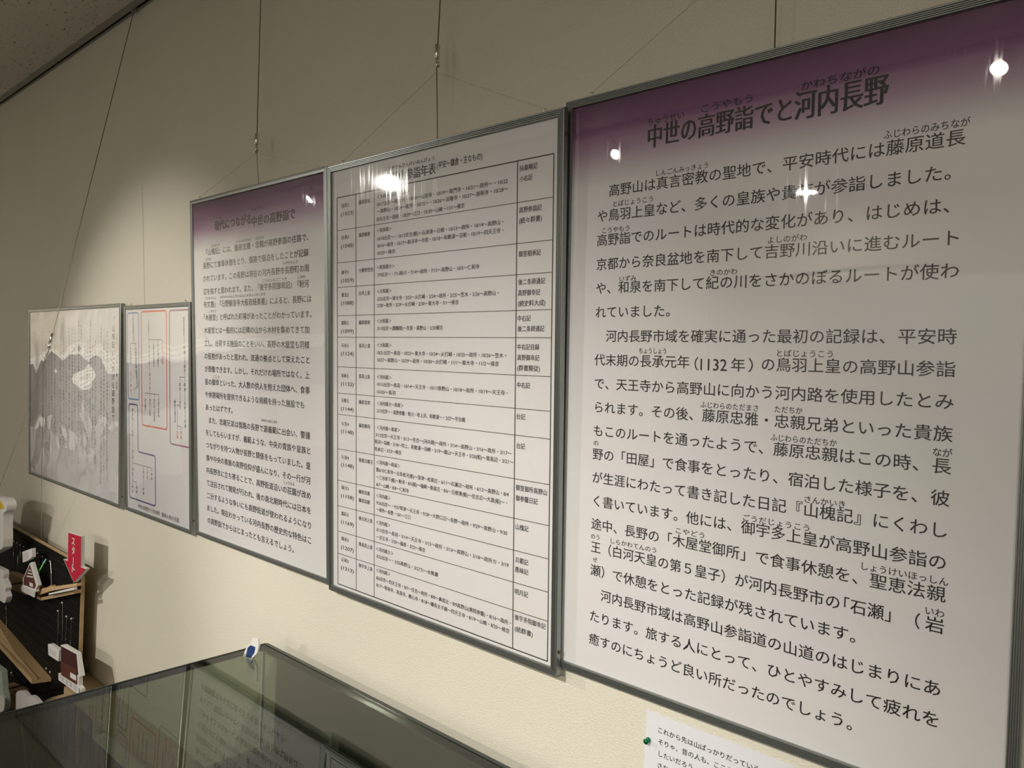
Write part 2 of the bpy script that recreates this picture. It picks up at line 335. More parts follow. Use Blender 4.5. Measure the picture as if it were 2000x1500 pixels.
p5, s5, W5, H5_ = panel('purple_headed_panel', 'nearest and largest looking purple headed text poster, rightmost on the wall', -.6568, -.4531, .6853, 1.0, .0435, .0125, 5, M['purple'], M['film'][4], fwid=.015, hook=hk5, dp=.0105)

T3= [('現代につながる', 0.1325, 0.3383, 0.9241, 0.03), ('中世の高野詣で', 0.3424, 0.555, 0.9162, 0.03)]
P3= [('いま', 0.148, 0.1738, 0.9467, 0.009), ('ちゅうせい', 0.3411, 0.4101, 0.9488, 0.0095), ('さんかいき', 0.1082, 0.1608, 0.8686, 0.009), ('ふじわらのただまさ', 0.2535, 0.3353, 0.8691, 0.009), ('ただちか', 0.3605, 0.4027, 0.8688, 0.009), ('ながの', 0.0731, 0.1086, 0.8308, 0.009), ('ながのちょう', 0.4952, 0.5634, 0.7938, 0.009), ('ごうだいんごこうき', 0.3929, 0.5125, 0.7528, 0.009), ('こかわ', 0.5646, 0.5984, 0.7542, 0.009), ('てらもんじょ', 0.069, 0.1337, 0.7166, 0.009), ('ひのかんのんじだいはんにゃきょうおくがき', 0.1583, 0.4074, 0.7173, 0.009), ('こやどう', 0.0906, 0.1324, 0.6774, 0.009), ('ごこう', 0.1087, 0.146, 0.4838, 0.009), ('みなもとのよしのり', 0.3794, 0.459, 0.3748, 0.009), ('しょうえん', 0.4881, 0.5395, 0.2178, 0.009)]
T4= [('高野山参詣年表', 0.1981, 0.3626, 0.9579, 0.0255)]
P4= [('＜大和～河内～摂津＞', 0.1692, 0.2788, 0.9218, 0.0105), ('10/17出京～東大寺・10/18～山田寺・10/19～竜門寺・10/21～政所～・10/22', 0.1693, 0.5634, 0.9051, 0.0105), ('～高野山・10/24～政所・10/25～・10/26～法隆寺・10/27～道明寺・10/28～', 0.1693, 0.5647, 0.8899, 0.0105), ('四天王寺～国府・10/29～江口・10/30～山崎・11/1～帰京', 0.1683, 0.4475, 0.8718, 0.0105), ('＜和泉路＞', 0.1693, 0.2196, 0.8474, 0.0105), ('10/10出京～・10/12住吉(船)～石津湊～日根・10/13～政所・10/14～高野山・', 0.1703, 0.5532, 0.829, 0.0105), ('10/16～政所・10/17～粉河寺～市宿・10/18～和歌浦～日根・10/19～四天王寺・', 0.1703, 0.5534, 0.8132, 0.0105), ('10/20～帰京', 0.1703, 0.2323, 0.797, 0.0105), ('＜和泉路カ＞', 0.1693, 0.2301, 0.765, 0.0105), ('7/9出京～・7/13粉川・7/14～政所・7/15～高野山・10/5～仁和寺', 0.1703, 0.4906, 0.7481, 0.0105), ('＜大和路＞', 0.1693, 0.2199, 0.7113, 0.0105), ('2/22出京～東大寺・2/23～火打崎・2/24～政所・2/25～笠木・2/26～高野山・', 0.1703, 0.5425, 0.6944, 0.0105), ('2/28～政所・2/29～火打崎・2/30～東大寺・3/1～帰京', 0.1703, 0.4324, 0.6797, 0.0105), ('＜大和路＞', 0.1694, 0.2191, 0.6446, 0.0105), ('2/13出京～(醍醐路)～奈良・高野山・2/20帰京', 0.1704, 0.3864, 0.6282, 0.0105), ('＜大和路＞', 0.1694, 0.2201, 0.5905, 0.0105), ('10/21出京～鳥羽・10/23～東大寺・10/24～火打崎・10/25～政所・10/26～笠木・', 0.1704, 0.5635, 0.5735, 0.0105), ('10/27～高野山・10/29～政所・10/30～火打崎・11/1～東大寺・11/2～帰京', 0.1704, 0.5449, 0.5571, 0.0105), ('＜河内路＞', 0.1694, 0.2203, 0.5183, 0.0105), ('10/13出京～鳥羽・10/14～天王寺・10/17高野山・10/18～政所・10/19～天王寺・', 0.1695, 0.5687, 0.5018, 0.0105), ('10/20～鳥羽', 0.1695, 0.2345, 0.4847, 0.0105), ('＜河内路カ～和泉＞', 0.1695, 0.2615, 0.4582, 0.0105), ('2/13出京～・高野参籠・粉川・吹上浜、和歌浦～・2/27～宇治橋', 0.1695, 0.4535, 0.4413, 0.0105), ('＜河内路～和泉＞', 0.1695, 0.2502, 0.4028, 0.0105), ('3/12出京～天王寺・3/13～住吉～(河内路)～政所・3/14～高野山・3/16～政所・3/17～', 0.1645, 0.5801, 0.3861, 0.0105), ('粉河～羽崎・3/18～吹上、和歌浦～羽崎・3/19～雄山～天王寺・3/20(船)～賀島辺・3/21～', 0.1621, 0.5845, 0.3699, 0.0105), ('柱本辺・3/23～帰京', 0.1611, 0.255, 0.3531, 0.0105), ('＜河内路～和泉＞', 0.168, 0.2504, 0.3233, 0.0105), ('間6/10仁和寺～五条桂河(船)～窪津～松原庄・6/11～石瀬辺～政所・6/12～高野山・8/4', 0.1671, 0.5734, 0.3058, 0.0105), ('～三谷坂下(船)～粉河・8/5(船)～嗑崎～新家庄・8/6～日根湊(船)～住吉辺～大渡(船)～・', 0.1671, 0.5701, 0.2888, 0.0105), ('8/7～山崎・8/8～仁和寺', 0.1671, 0.2805, 0.2717, 0.0105), ('＜河内路＞', 0.1667, 0.217, 0.2462, 0.0105), ('9/26出京～・9/27草津～天王寺・9/28～大野口辺～長野～政所・9/29～高野山・9/30', 0.1672, 0.5708, 0.2297, 0.0105), ('～政所～長野・10/1～江口', 0.1672, 0.2858, 0.214, 0.0105), ('＜河内路＞', 0.1667, 0.2161, 0.184, 0.0105), ('3/13出京～鳥羽・3/14～天王寺・3/15～政所・3/16～高野山・3/18～政所カ・3/19', 0.1672, 0.5753, 0.1674, 0.0105), ('～天王寺・3/20～福原・3/23～帰京', 0.1672, 0.3344, 0.1503, 0.0105), ('＜河内路カ＞', 0.1667, 0.2274, 0.1221, 0.0105), ('3/22出京～・3/25高野山・3/27カ～水無瀬', 0.1672, 0.375, 0.1055, 0.0105), ('＜河内路＞', 0.1667, 0.2164, 0.0725, 0.0105), ('8/6出京～四天王寺・8/7～住吉～政所・8/8～鼻底辻・8/9高野山(奥院参籠)・8/16～政所・', 0.1673, 0.5824, 0.0547, 0.0105), ('8/17～竜泉寺、高貴寺、観心寺・8/18～磯長太子廟～四天王寺・8/19～山崎・8/20～帰京', 0.1673, 0.5789, 0.0379, 0.0105), ('治安3', 0.0352, 0.0641, 0.9172, 0.0105), ('(1023)', 0.0336, 0.083, 0.8981, 0.0125), ('永承3', 0.035, 0.0639, 0.8431, 0.0105), ('(1048)', 0.0333, 0.0828, 0.8226, 0.0125), ('康平2', 0.0347, 0.0637, 0.7609, 0.0105), ('(1059)', 0.033, 0.0826, 0.7419, 0.0125), ('寛治2', 0.0345, 0.0635, 0.7079, 0.0105), ('(1088)', 0.0328, 0.0825, 0.689, 0.0125), ('康和元', 0.0342, 0.0633, 0.6419, 0.0105), ('(1099)', 0.0325, 0.0824, 0.6225, 0.0125), ('天治元', 0.034, 0.0632, 0.5885, 0.0105), ('(1124)', 0.0323, 0.0822, 0.5692, 0.0125), ('長承元', 0.0337, 0.063, 0.5164, 0.0105), ('(1132)', 0.032, 0.0821, 0.4972, 0.0125), ('天養元', 0.0335, 0.0628, 0.4574, 0.0105), ('(1144)', 0.0318, 0.0819, 0.4377, 0.0125), ('久安4', 0.0333, 0.0626, 0.4011, 0.0105), ('(1148)', 0.0316, 0.0818, 0.3831, 0.0125), ('久安4', 0.033, 0.0624, 0.3205, 0.0105), ('(1148)', 0.0313, 0.0816, 0.3024, 0.0125), ('保元3', 0.0327, 0.0622, 0.2469, 0.0105), ('(1158)', 0.031, 0.0815, 0.227, 0.0125), ('嘉応元', 0.0325, 0.062, 0.1832, 0.0105), ('(1169)', 0.0307, 0.0813, 0.163, 0.0125), ('建永2', 0.0322, 0.0618, 0.122, 0.0105), ('(1207)', 0.0305, 0.0812, 0.1009, 0.0125), ('正和2', 0.032, 0.0617, 0.0704, 0.0105), ('(1313)', 0.0303, 0.0811, 0.0508, 0.0125), ('藤原道長', 0.1027, 0.1436, 0.9175, 0.0105), ('藤原頼通', 0.1026, 0.1436, 0.8429, 0.0105), ('大御室性信', 0.1024, 0.1555, 0.7618, 0.0105), ('白河上皇', 0.1024, 0.1436, 0.7094, 0.0105), ('藤原師実', 0.1022, 0.1445, 0.642, 0.0105), ('鳥羽上皇', 0.1022, 0.1445, 0.5885, 0.0105), ('鳥羽上皇', 0.102, 0.1435, 0.5175, 0.0105), ('藤原忠実', 0.1019, 0.1445, 0.4573, 0.0105), ('藤原頼長', 0.1019, 0.1445, 0.4022, 0.0105), ('聖恵法親王', 0.1017, 0.1545, 0.3207, 0.0105), ('藤原忠雅', 0.1011, 0.1429, 0.246, 0.0105), ('藤原忠親', 0.1011, 0.1428, 0.2257, 0.0105), ('後白河上皇', 0.101, 0.1524, 0.1831, 0.0105), ('後鳥羽上皇', 0.1009, 0.1524, 0.1213, 0.0105), ('後宇多上皇', 0.1008, 0.1524, 0.0702, 0.0105), ('扶桑略記', 0.5933, 0.6364, 0.9228, 0.012), ('小右記', 0.5936, 0.6246, 0.9037, 0.012), ('高野参詣記', 0.5934, 0.6472, 0.846, 0.012), ('(続々群書)', 0.593, 0.6482, 0.8265, 0.012), ('御室相承記', 0.5928, 0.6463, 0.7646, 0.012), ('後二条師通記', 0.5929, 0.6574, 0.7121, 0.012), ('高野御幸記', 0.5925, 0.6464, 0.6919, 0.012), ('(続史料大成)', 0.5924, 0.6587, 0.6723, 0.012), ('中右記', 0.5921, 0.6242, 0.6442, 0.012), ('後二条師通記', 0.5924, 0.6572, 0.6247, 0.012), ('中右記目録', 0.5922, 0.6457, 0.5906, 0.012), ('高野御幸記', 0.5925, 0.646, 0.5707, 0.012), ('(群書類従)', 0.5924, 0.6477, 0.551, 0.012), ('中右記', 0.5922, 0.6244, 0.5185, 0.012), ('台記', 0.5919, 0.6135, 0.4587, 0.012), ('台記', 0.5927, 0.6136, 0.4028, 0.012), ('御室御所高野山', 0.5917, 0.6681, 0.3225, 0.012), ('御参籠日記', 0.592, 0.6461, 0.3023, 0.012), ('山槐記', 0.592, 0.6245, 0.2469, 0.012), ('兵範記', 0.5925, 0.6251, 0.1825, 0.012), ('愚昧記', 0.5921, 0.6253, 0.1638, 0.012), ('明月記', 0.5919, 0.6253, 0.1206, 0.012), ('後宇多院御幸記', 0.5926, 0.6691, 0.0706, 0.012), ('(続群書)', 0.5929, 0.6381, 0.0476, 0.012), ('こうやさんさんけいねんびょう', 0.1981, 0.3583, 0.9792, 0.0095), ('(平安～鎌倉・主なもの)', 0.3667, 0.4957, 0.9622, 0.016)]
T5= [('中世の', 0.1552, 0.2413, 0.9244, 0.041), ('高野詣でと', 0.2457, 0.3924, 0.9246, 0.039), ('河内長野', 0.3973, 0.5207, 0.9258, 0.044)]
P5= [('ちゅうせい', 0.1536, 0.2197, 0.9492, 0.014), ('こうやもう', 0.2504, 0.333, 0.9513, 0.014), ('かわちながの', 0.4053, 0.509, 0.9528, 0.015), ('しんごんみっきょう', 0.172, 0.2639, 0.863, 0.0108), ('ふじわらのみちなが', 0.5173, 0.6172, 0.8642, 0.0125), ('とばじょうこう', 0.0889, 0.1666, 0.8229, 0.0108), ('こうやもう', 0.0671, 0.1224, 0.7794, 0.0108), ('よしのがわ', 0.3634, 0.4205, 0.7384, 0.0115), ('いずみ', 0.1047, 0.1377, 0.6947, 0.0105), ('きのかわ', 0.2728, 0.317, 0.6958, 0.0112), ('ちょうしょう', 0.1468, 0.1983, 0.5728, 0.0108), ('とばじょうこう', 0.3825, 0.4618, 0.5723, 0.0115), ('ふじわらのただまさ', 0.2619, 0.3565, 0.4892, 0.0112), ('ただちか', 0.3817, 0.4223, 0.4899, 0.0112), ('ふじわらのただちか', 0.3768, 0.4714, 0.4478, 0.0115), ('なが', 0.5912, 0.6134, 0.4484, 0.0125), ('の', 0.0577, 0.0679, 0.4088, 0.0105), ('さんかいき', 0.4298, 0.4855, 0.363, 0.0115), ('ごうだじょうこう', 0.338, 0.4377, 0.3214, 0.0112), ('こやどう', 0.2242, 0.2746, 0.2816, 0.0108), ('しらかわてんのう', 0.0982, 0.1885, 0.2411, 0.0105), ('のう', 0.056, 0.0745, 0.242, 0.0105), ('しょうけいほっしん', 0.5103, 0.6152, 0.2821, 0.012), ('いわ', 0.5907, 0.6122, 0.2399, 0.0125), ('ぜ', 0.0611, 0.0704, 0.2006, 0.0105)]


# big poster on the right
B5 = ['高野山は真言密教の聖地で、平安時代には藤原道長', 'や鳥羽上皇など、多くの皇族や貴族が参詣しました。', '高野詣でのルートは時代的な変化があり、はじめは、', '京都から奈良盆地を南下して吉野川沿いに進むルート',
      'や、和泉を南下して紀の川をさかのぼるルートが使わ', 'れていました。', '河内長野市域を確実に通った最初の記録は、平安時', None, 'で、天王寺から高野山に向かう河内路を使用したとみ', 'られます。その後、藤原忠雅・忠親兄弟といった貴族',
      'もこのルートを通ったようで、藤原忠親はこの時、長', '野の「田屋」で食事をとったり、宿泊した様子を、彼', 'が生涯にわたって書き記した日記『山槐記』にくわし', 'く書いています。他には、御宇多上皇が高野山参詣の', '途中、長野の「木屋堂御所」で食事休憩を、聖恵法親',
      None, '瀬）で休憩をとった記録が残されています。', '河内長野市域は高野山参詣道の山道のはじまりにあ', 'たります。旅する人にとって、ひとやすみして疲れを', '癒すのにちょうど良い所だったのでしょう。']
PIT = .02325; U0 = .0672 - PIT / 2; EM5 = .0222; L = []
def cells(t, row, col, n=None): L.append((t, 'adv', U0 + col * PIT, PIT if n is None else n, .8049 - .04154 * (row - 2), EM5, 0, (.006, .004)))
for i, t in enumerate(B5):
    if t: cells(t, i + 1, 1 if i + 1 in (1, 7, 18) else 0)
cells('代末期の長承元年', 8, 0)
L += fit([('（', U0 + 8.35 * PIT, U0 + 8.62 * PIT, .5535, EM5), ('1132', U0 + 8.8 * PIT, U0 + 10.7 * PIT, .5535, .0262), ('年', U0 + 11.0 * PIT, U0 + 11.95 * PIT, .5535, EM5), ('）', U0 + 12.2 * PIT, U0 + 12.5 * PIT, .5535, EM5)], 0, (.006, .004))
cells('の鳥羽上皇の高野山参詣', 8, 13)
cells('王（白河天皇の第５皇子）が河内長野市の', 16, 0, PIT * .972); L += fit([('「石瀬」（', U0 + 18.65 * PIT, U0 + 22.75 * PIT, .8049 - .04154 * 14, EM5)], 0, (.006, .004)); cells('岩', 16, 23)
print_on('body_lettering', L + fit(P5, 0, (.008, .006)), M['ink'], s5)
print_on('title_lettering', fit(T5, 0, .024), M['ink'], s5)

# purple headed poster further left
B3 = ['『山槐記』には、藤原忠雅・忠親が高野参詣の往路で、', '長野にて食事休憩をとり、復路で宿泊をしたことが記録', 'されています。この長野は現在の河内長野市長野町の周', '辺を指すと思われます。また、『後宇多院御幸記』『粉河',
      '寺文書』『日野観音寺大般若経奥書』によると、長野には', '「木屋堂」と呼ばれた町場があったことがわかっています。', '木屋堂とは一般的には近隣の山から木材を集めてきて加', '工し、出荷する施設のことをいい、長野の木屋堂も同様',
      'の役割があったと思われ、流通の拠点として栄えたこと', 'が想像できます。しかし、それだけの場所ではなく、上', '皇の御幸といった、大人数の供人を抱えた団体へ、食事', 'や休憩場所を提供できるような規模を持った施設でも', 'あったはずです。',
      'また、忠親兄弟は復路の長野で源義範に出会い、警護', 'をしてもらいますが、義範ような、中央の貴族や皇族と', 'つながりを持つ人物が長野と関係をもっていました。皇', '族や中央の貴族の高野信仰が盛んになり、その一行が河', '内長野市に立ち寄ることで、高野街道沿いの荘園が改め',
      'て注目されて開発が行われ、後の南北朝時代には日本を', '二分するような争いにも高野街道が使われるようになり', 'ました。現在わかっている河内長野の歴史的な特色はこ', 'の高野詣でからはじまったとも言えるでしょう。']
L = []
for i, t in enumerate(B3):
    v = .8520 - .03848 * i; a = .0575; b = .6135 if i not in (4, 5) else .624
    if i in (0, 13): a = .078
    if i in (11,): b = .588
    if i == 12: L.append((t, 'adv', .057, .0223, v, .0205, 0, (.012, .010))); continue
    if i == 21: L.append((t, 'adv', .0565, .0223, v, .0205, 0, (.012, .010))); continue
    L += fit([(t, a, b, v, .0205)], 0, (.012, .010))
print_on('body_lettering', L + fit(P3, 0, (.02, .01)), M['ink'], s3)
print_on('title_lettering', fit(T3, 0, (.028, .008)), M['ink'], s3)

# chronology table
print_on('body_lettering', fit(P4, 0, (.012, .008)), M['ink'], s4)
print_on('title_lettering', fit(T4, 0, .022), M['ink'], s4)
rows = [.938, .8609, .7845, .7264, .6591, .6081, .5370, .4737, .4225, .3384, .2620, .1998, .1373, .0823, .0066]
cols = [.0178, .0912, .1594, .5879, .6745]; rl = MB()
for i, v in enumerate(rows): t = .0011 if i in (0, 14) else .0006; rl.box((cols[0], -.0006, v - t), (cols[-1], -.0001, v + t))
for i, u in enumerate(cols): t = .0010 if i in (0, 3, 4) else .0008; rl.box((u - t, -.0007, rows[-1]), (u + t, -.0001, rows[0]))
rl.build('table_rules', M['grey'], s4)

# family tree poster: rounded outlines, connecting lines and name columns
def rounded(pts, r=.012, w=.0022):
    out = []; n = len(pts)
    for i in range(n):
        p, a, b = Vector(pts[i]), Vector(pts[i - 1]), Vector(pts[(i + 1) % n]); da = (a - p).normalized(); db = (b - p).normalized()
        P0, P1 = p + da * r, p + db * r
        for k in range(6): t = k / 5; out.append(P0.lerp(p, t).lerp(p.lerp(P1, t), t))
    return out
def outline(name, pts, m, parent, w=.0022, r=.012):
    C = rounded(pts, r); n = len(C); mb = MB()
    for i in range(n):
        p = C[i]; t = (C[(i + 1) % n] - C[i - 1]).normalized(); nn = Vector((-t.y, t.x)) * w
        mb.v += [Vector((p.x + nn.x, -.0004, p.y + nn.y)), Vector((p.x - nn.x, -.0004, p.y - nn.y))]
    mb.f = [(2 * i, 2 * i + 1, 2 * ((i + 1) % n) + 1, 2 * ((i + 1) % n)) for i in range(n)]
    return mb.build(name, m, parent)
outline('blue_outline', [(.012, .6915), (.105, .6915), (.105, .389), (.012, .389)], M['blue'], s2)
outline('red_outline', [(.128, .694), (.323, .694), (.323, .304), (.128, .304)], M['orange'], s2, .0027)
outline('mauve_outline', [(.3455, .6935), (.483, .6935), (.483, .260), (.3455, .260)], M['mauve'], s2, .0026)
outline('indigo_outline', [(.0165, .371), (.092, .371), (.092, .207), (.231, .207), (.231, .036), (.0165, .036)], M['indigo'], s2, .0026)
NM = {'b1': (.0585, .6735, .5984, '村上天皇後裔大臣'), 'b2': (.036, .5743, .5117, '右大臣師房'), 'b3': (.082, .5724, .4974, '中納言源師時'),
      'r1': (.1865, .6738, .6139, '一条天皇皇子'), 'r2': (.190, .5816, .5157, '後三条天皇上皇'), 'r3': (.226, .5842, .5063, '聖恵法親王御室法'), 'r4': (.259, .5844, .5072, '覚行法親王御室法'),
      'r5': (.155, .3977, .3542, '覚法親王'), 'r6': (.193, .3999, .3393, '鳥羽上皇院'), 'r7': (.2267, .4018, .3232, '後白河上皇院政'), 'r8': (.260, .4036, .3396, '崇徳天皇新院'),
      'm1': (.448, .6719, .6128, '藤原道長摂政'), 'm2': (.4517, .5838, .5526, '頼通'), 'm3': (.4524, .5224, .4955, '師実'), 'm4': (.4517, .4652, .4349, '師通'), 'm5': (.4183, .4638, .4354, '家忠'),
      'm6': (.452, .4057, .3775, '忠実'), 'm7': (.4535, .3494, .319, '忠通'), 'm8': (.4185, .4059, .3775, '忠宗'), 'm9': (.3818, .406, .3308, '藤原忠親兄弟'),
      'i1': (.049, .358, .3132, '源頼信'), 'i2': (.0475, .2817, .2526, '頼義'), 'i3': (.046, .221, .1759, '八幡太郎'), 'i4': (.0445, .1454, .1161, '義家'), 'i5': (.043, .0843, .0537, '義忠'),
      'i6': (.078, .0841, .0562, '義時'), 'i7': (.1353, .1466, .118, '義光'), 'i8': (.2026, .1466, .1184, '義基'), 'i9': (.134, .0857, .0606, '義兼')}
L = []
for k, (u, a, b, t) in NM.items(): L += vertical(t, u, a, b, min(.0128, (a - b) / len(t)), .006)
L += fit([('中世の高野詣でと河内長野', .0907, .262, .0155, .0165), ('関係人物の系図', .279, .4045, .0155, .0165)], .004)
print_on('name_lettering', L, M['ink'], s2)['kind'] = 'stuff'
L = []
for u, a, b, t in [(.2925, .5836, .5183, '白河上皇院'), (.1922, .4891, .4276, '堀河天皇'), (.0356, .4876, .4067, '村上源氏'), (.398, .3078, .2802, '忠雅'), (.4245, .3101, .2804, '忠親'), (.167, .1469, .1197, '義範')]:
    L += vertical(t, u, a, b, min(.0128, (a - b) / len(t)), .006)
print_on('red_lettering', L, M['red'], s2)['kind'] = 'stuff'
ln = MB()
def hl(u0, u1, v): ln.box((u0, -.0005, v - .0008), (u1, -.0001, v + .0008))
def vl(u, v0, v1): ln.box((u - .0006, -.0005, min(v0, v1)), (u + .0006, -.0001, max(v0, v1)))
hl(.036, .082, .5852); vl(.0573, .598, .5852); vl(.036, .585, .576); vl(.082, .585, .574)
hl(.188, .2925, .5989); vl(.1865, .6139, .5989); [vl(u, .5989, .585) for u in (.190, .226, .259, .2925)]; vl(.190, .5157, .490)
hl(.157, .262, .4162); vl(.192, .4276, .4162); [vl(u, .416, .405) for u in (.157, .193, .227, .262)]
vl(.450, .612, .585); vl(.452, .552, .523); vl(.452, .495, .466); hl(.4183, .452, .481); vl(.4183, .481, .465); vl(.452, .434, .407); vl(.453, .377, .350); vl(.4183, .434, .407)
hl(.396, .418, .390); vl(.398, .390, .312); hl(.398, .4245, .322); vl(.4245, .322, .312)
vl(.048, .312, .283); vl(.047, .252, .222); vl(.045, .175, .146); hl(.045, .2026, .1625); [vl(u, .1625, .148) for u in (.1353, .167, .2026)]; vl(.044, .116, .085); hl(.043, .078, .098); vl(.078, .098, .085); vl(.1345, .118, .087)
ln.build('connecting_lines', M['grey'], s2)['kind'] = 'stuff'

# map poster: upright title and many columns of small text
L = vertical('『山槐記』における高野詣で', .952, .688, .299, .027, .004)
src = ''.join(b for b in B3) + ''.join(b for b in B5 if b)
k = 0
for i, (u, top, bot) in enumerate([(.984, .64, .42), (.895, .650, .07), (.8625, .647, .10), (.8356, .663, .05), (.7776, .60, .12), (.7498, .58, .16), (.7251, .677, .30), (.693, .60, .12), (.6714, .58, .20), (.6274, .66, .16), (.6014, .679, .10),
                                   (.5598, .66, .22), (.5291, .66, .08), (.4941, .65, .12), (.46, .64, .14), (.4304, .66, .16), (.3898, .66, .10), (.3232, .64, .16), (.285, .63, .2), (.2503, .64, .12), (.21, .60, .16), (.1663, .64, .12)]):
    n = int((top - bot) / .0145); L += vertical(src[k:k + n], u, top, bot, .0125, -.004); k += n
print_on('map_lettering', L, M['ink'], s1)['kind'] = 'stuff'

# ------------------------------------------------------------------ paper note and its pin
nt0 = at(1263, 1386, -.001); NW, NH = .26, .30
note = empty('paper_note', (nt0.x, 0, nt0.z - NH), 'white typed paper note pinned to the wall below the rightmost poster', 'paper')
sheet = MB().box((0, -.0012, 0), (NW, -.0004, NH)).build('note_sheet', M['note'], note)
def nv(px, py): q = at(px, py, -.001) - note.location; return q.x, q.z
L = []
for t, px, py, n in [('これから先は山ばっかりだっていうか', 1284, 1424, 17), ('そりゃ、昔の人も、ここらでひと', 1285, 1447, 15), ('したいだろう。みなさんは、', 1284, 1470, 13), ('さない', 1283, 1493, 3)]:
    a, v = nv(px, py); L.append((t, 'adv', a, .0112, v, .0108, 0, (.010, .008)))
for i in range(4, 12): pass
print_on('note_lettering', L, M['ink'], sheet, -.0014)
pp = at(1265, 1446, -.004)
pin = empty('push_pin', (pp.x, -.0012, pp.z), 'green push pin holding the left edge of the paper note', 'pin')
MB().tube([(0, 0, 0), (0, -.0015, 0), (0, -.0028, 0), (0, -.008, 0), (0, -.0095, 0)], [.0046, .0046, .0026, .0032, .0046], 14).build('pin_head', M['green'], pin, True)
MB().tube([(0, 0, 0), (0, .006, 0)], .0005, 6).build('pin_point', M['steel'], pin)

# ------------------------------------------------------------------ glass display case
X0c, X1c, Y0c, Y1c, ZT = -1.603, 1.35, -.056, -.80, -.6727 + Z0
ZB = .55
case = empty('display_case', (X0c, Y1c, 0), 'long glass display case with dark edges in front of the wall', 'display case')
c0 = case.location
def cbox(a, b): return MB().box(tuple(Vector(a) - c0), tuple(Vector(b) - c0))
g = .008
cbox((X0c, Y1c, ZT - g), (X1c, Y0c, ZT)).build('top_pane', M['pane'], case)
cbox((X0c + .012, Y0c - .014, ZB), (X1c - .012, Y0c - .008, ZT - g - .002)).build('back_pane', M['pane'], case)
cbox((X0c + .012, Y1c + .008, ZB), (X1c - .012, Y1c + .014, ZT - g - .002)).build('front_pane', M['pane'], case)
cbox((X0c + .006, Y1c + .018, ZB), (X0c + .012, Y0c - .018, ZT - g - .002)).build('end_pane', M['pane'], case)
cbox((X1c - .012, Y1c + .018, ZB), (X1c - .006, Y0c - .018, ZT - g - .002)).build('end_pane', M['pane'], case)
# dark seals along the pane edges
cbox((X0c, Y0c - .006, ZT - g - .001), (X1c, Y0c + .004, ZT + .0012)).build('edge_strip', M['edge'], case)
cbox((X0c, Y0c - .020, ZT - g - .004), (X1c, Y0c - .004, ZT - g - .0005)).build('edge_strip', M['edge'], case)
cbox((X0c - .004, Y1c, ZT - g - .001), (X0c + .001, Y0c, ZT + .0010)).build('edge_strip', M['edge'], case)
cbox((X0c + .002, Y1c, ZT - g - .004), (X0c + .008, Y0c - .02, ZT - g - .0005)).build('edge_strip', M['edge'], case)
for xx in (X0c + .008, X1c - .012): cbox((xx - .004, Y0c - .012, ZB), (xx, Y0c - .006, ZT - g - .004)).build('corner_seal', M['clearedge'], case)
cbox((X0c - .01, Y1c - .01, 0), (X1c + .01, Y0c + .01, ZB)).build('plinth', M['cabinet'], case)
cbox((X0c + .014, Y1c + .02, ZB), (X1c - .014, Y0c - .02, ZB + .004)).build('lining', M['backing'], case)
cbox((X0c + .05, Y0c + .002, ZB), (X1c, Y0c + .010, ZT - .03)).build('back_board', M['backing'], case)
# a blank white-edged tag standing in for the character sticker on the case edge
tg0 = at(487, 1281, -.13)
tagm = empty('cutout_tag', (tg0.x, tg0.y, ZT), 'small blank blue cut-out tag with white border leaning on the glass case corner', 'tag')
def tpts(L, y): return [at(px, py, y) - tagm.location for px, py in L]
base = tpts([(470, 1294), (478, 1272), (483, 1262), (489, 1256), (494, 1245), (504, 1247), (505, 1262), (502, 1276), (494, 1284), (489, 1297), (480, 1296)], -.13)
zz = min(p.z for p in base); tagm.location.z = ZT; 
sh_ = Vector((0, 0, -zz + .0006)) if False else Vector((0, 0, 0))
MB().poly([p + sh_ for p in base], (0, .004, 0)).build('white_card', M['white'], tagm)
MB().poly([p + Vector((0, -.0006, 0)) for p in tpts([(480, 1283), (484, 1265), (490, 1260), (499, 1264), (497, 1275), (490, 1285)], -.13)], (0, .0005, 0)).build('blue_face', M['navy'], tagm)

# things inside the case
for i, (x, y, w_, d_, rz) in enumerate([(-1.02, -.34, .20, .14, .2), (-.70, -.52, .22, .15, -.1)]):
    e = empty('caption_card', (x, y, ZB + .004), ['pale caption card lying in the glass case near its far end', 'pale caption card lying in the glass case nearer its middle'][i], 'card'); e.rotation_euler.z = rz
    MB().box((0, 0, 0), (w_, d_, .004)).build('card_sheet', M['sheet'], e)
mo = empty('model_tree', (-1.16, -.52, ZB + .004), 'dark bushy model tree standing inside the glass case', 'model tree')
MB().tube([(0, 0, 0), (.004, 0, .05), (0, .004, .10)], [.008, .006, .004], 8).build('trunk', M['brown'], mo)
fm = MB()
for i in range(420):
    a, b_, r = random.uniform(0, math.tau), random.uniform(-.4, 1.3), random.uniform(.045, .085)
    c = Vector((math.cos(a) * math.cos(b_) * r, math.sin(a) * math.cos(b_) * r, .12 + math.sin(b_) * r * .8)); q = [c + Vector([random.uniform(-.010, .010) for _ in range(3)]) for _ in range(3)]
    k = len(fm.v); fm.v += q; fm.f.append((k, k + 1, k + 2))
fo = fm.build('foliage', M['leaf'], mo); fo['kind'] = 'stuff'

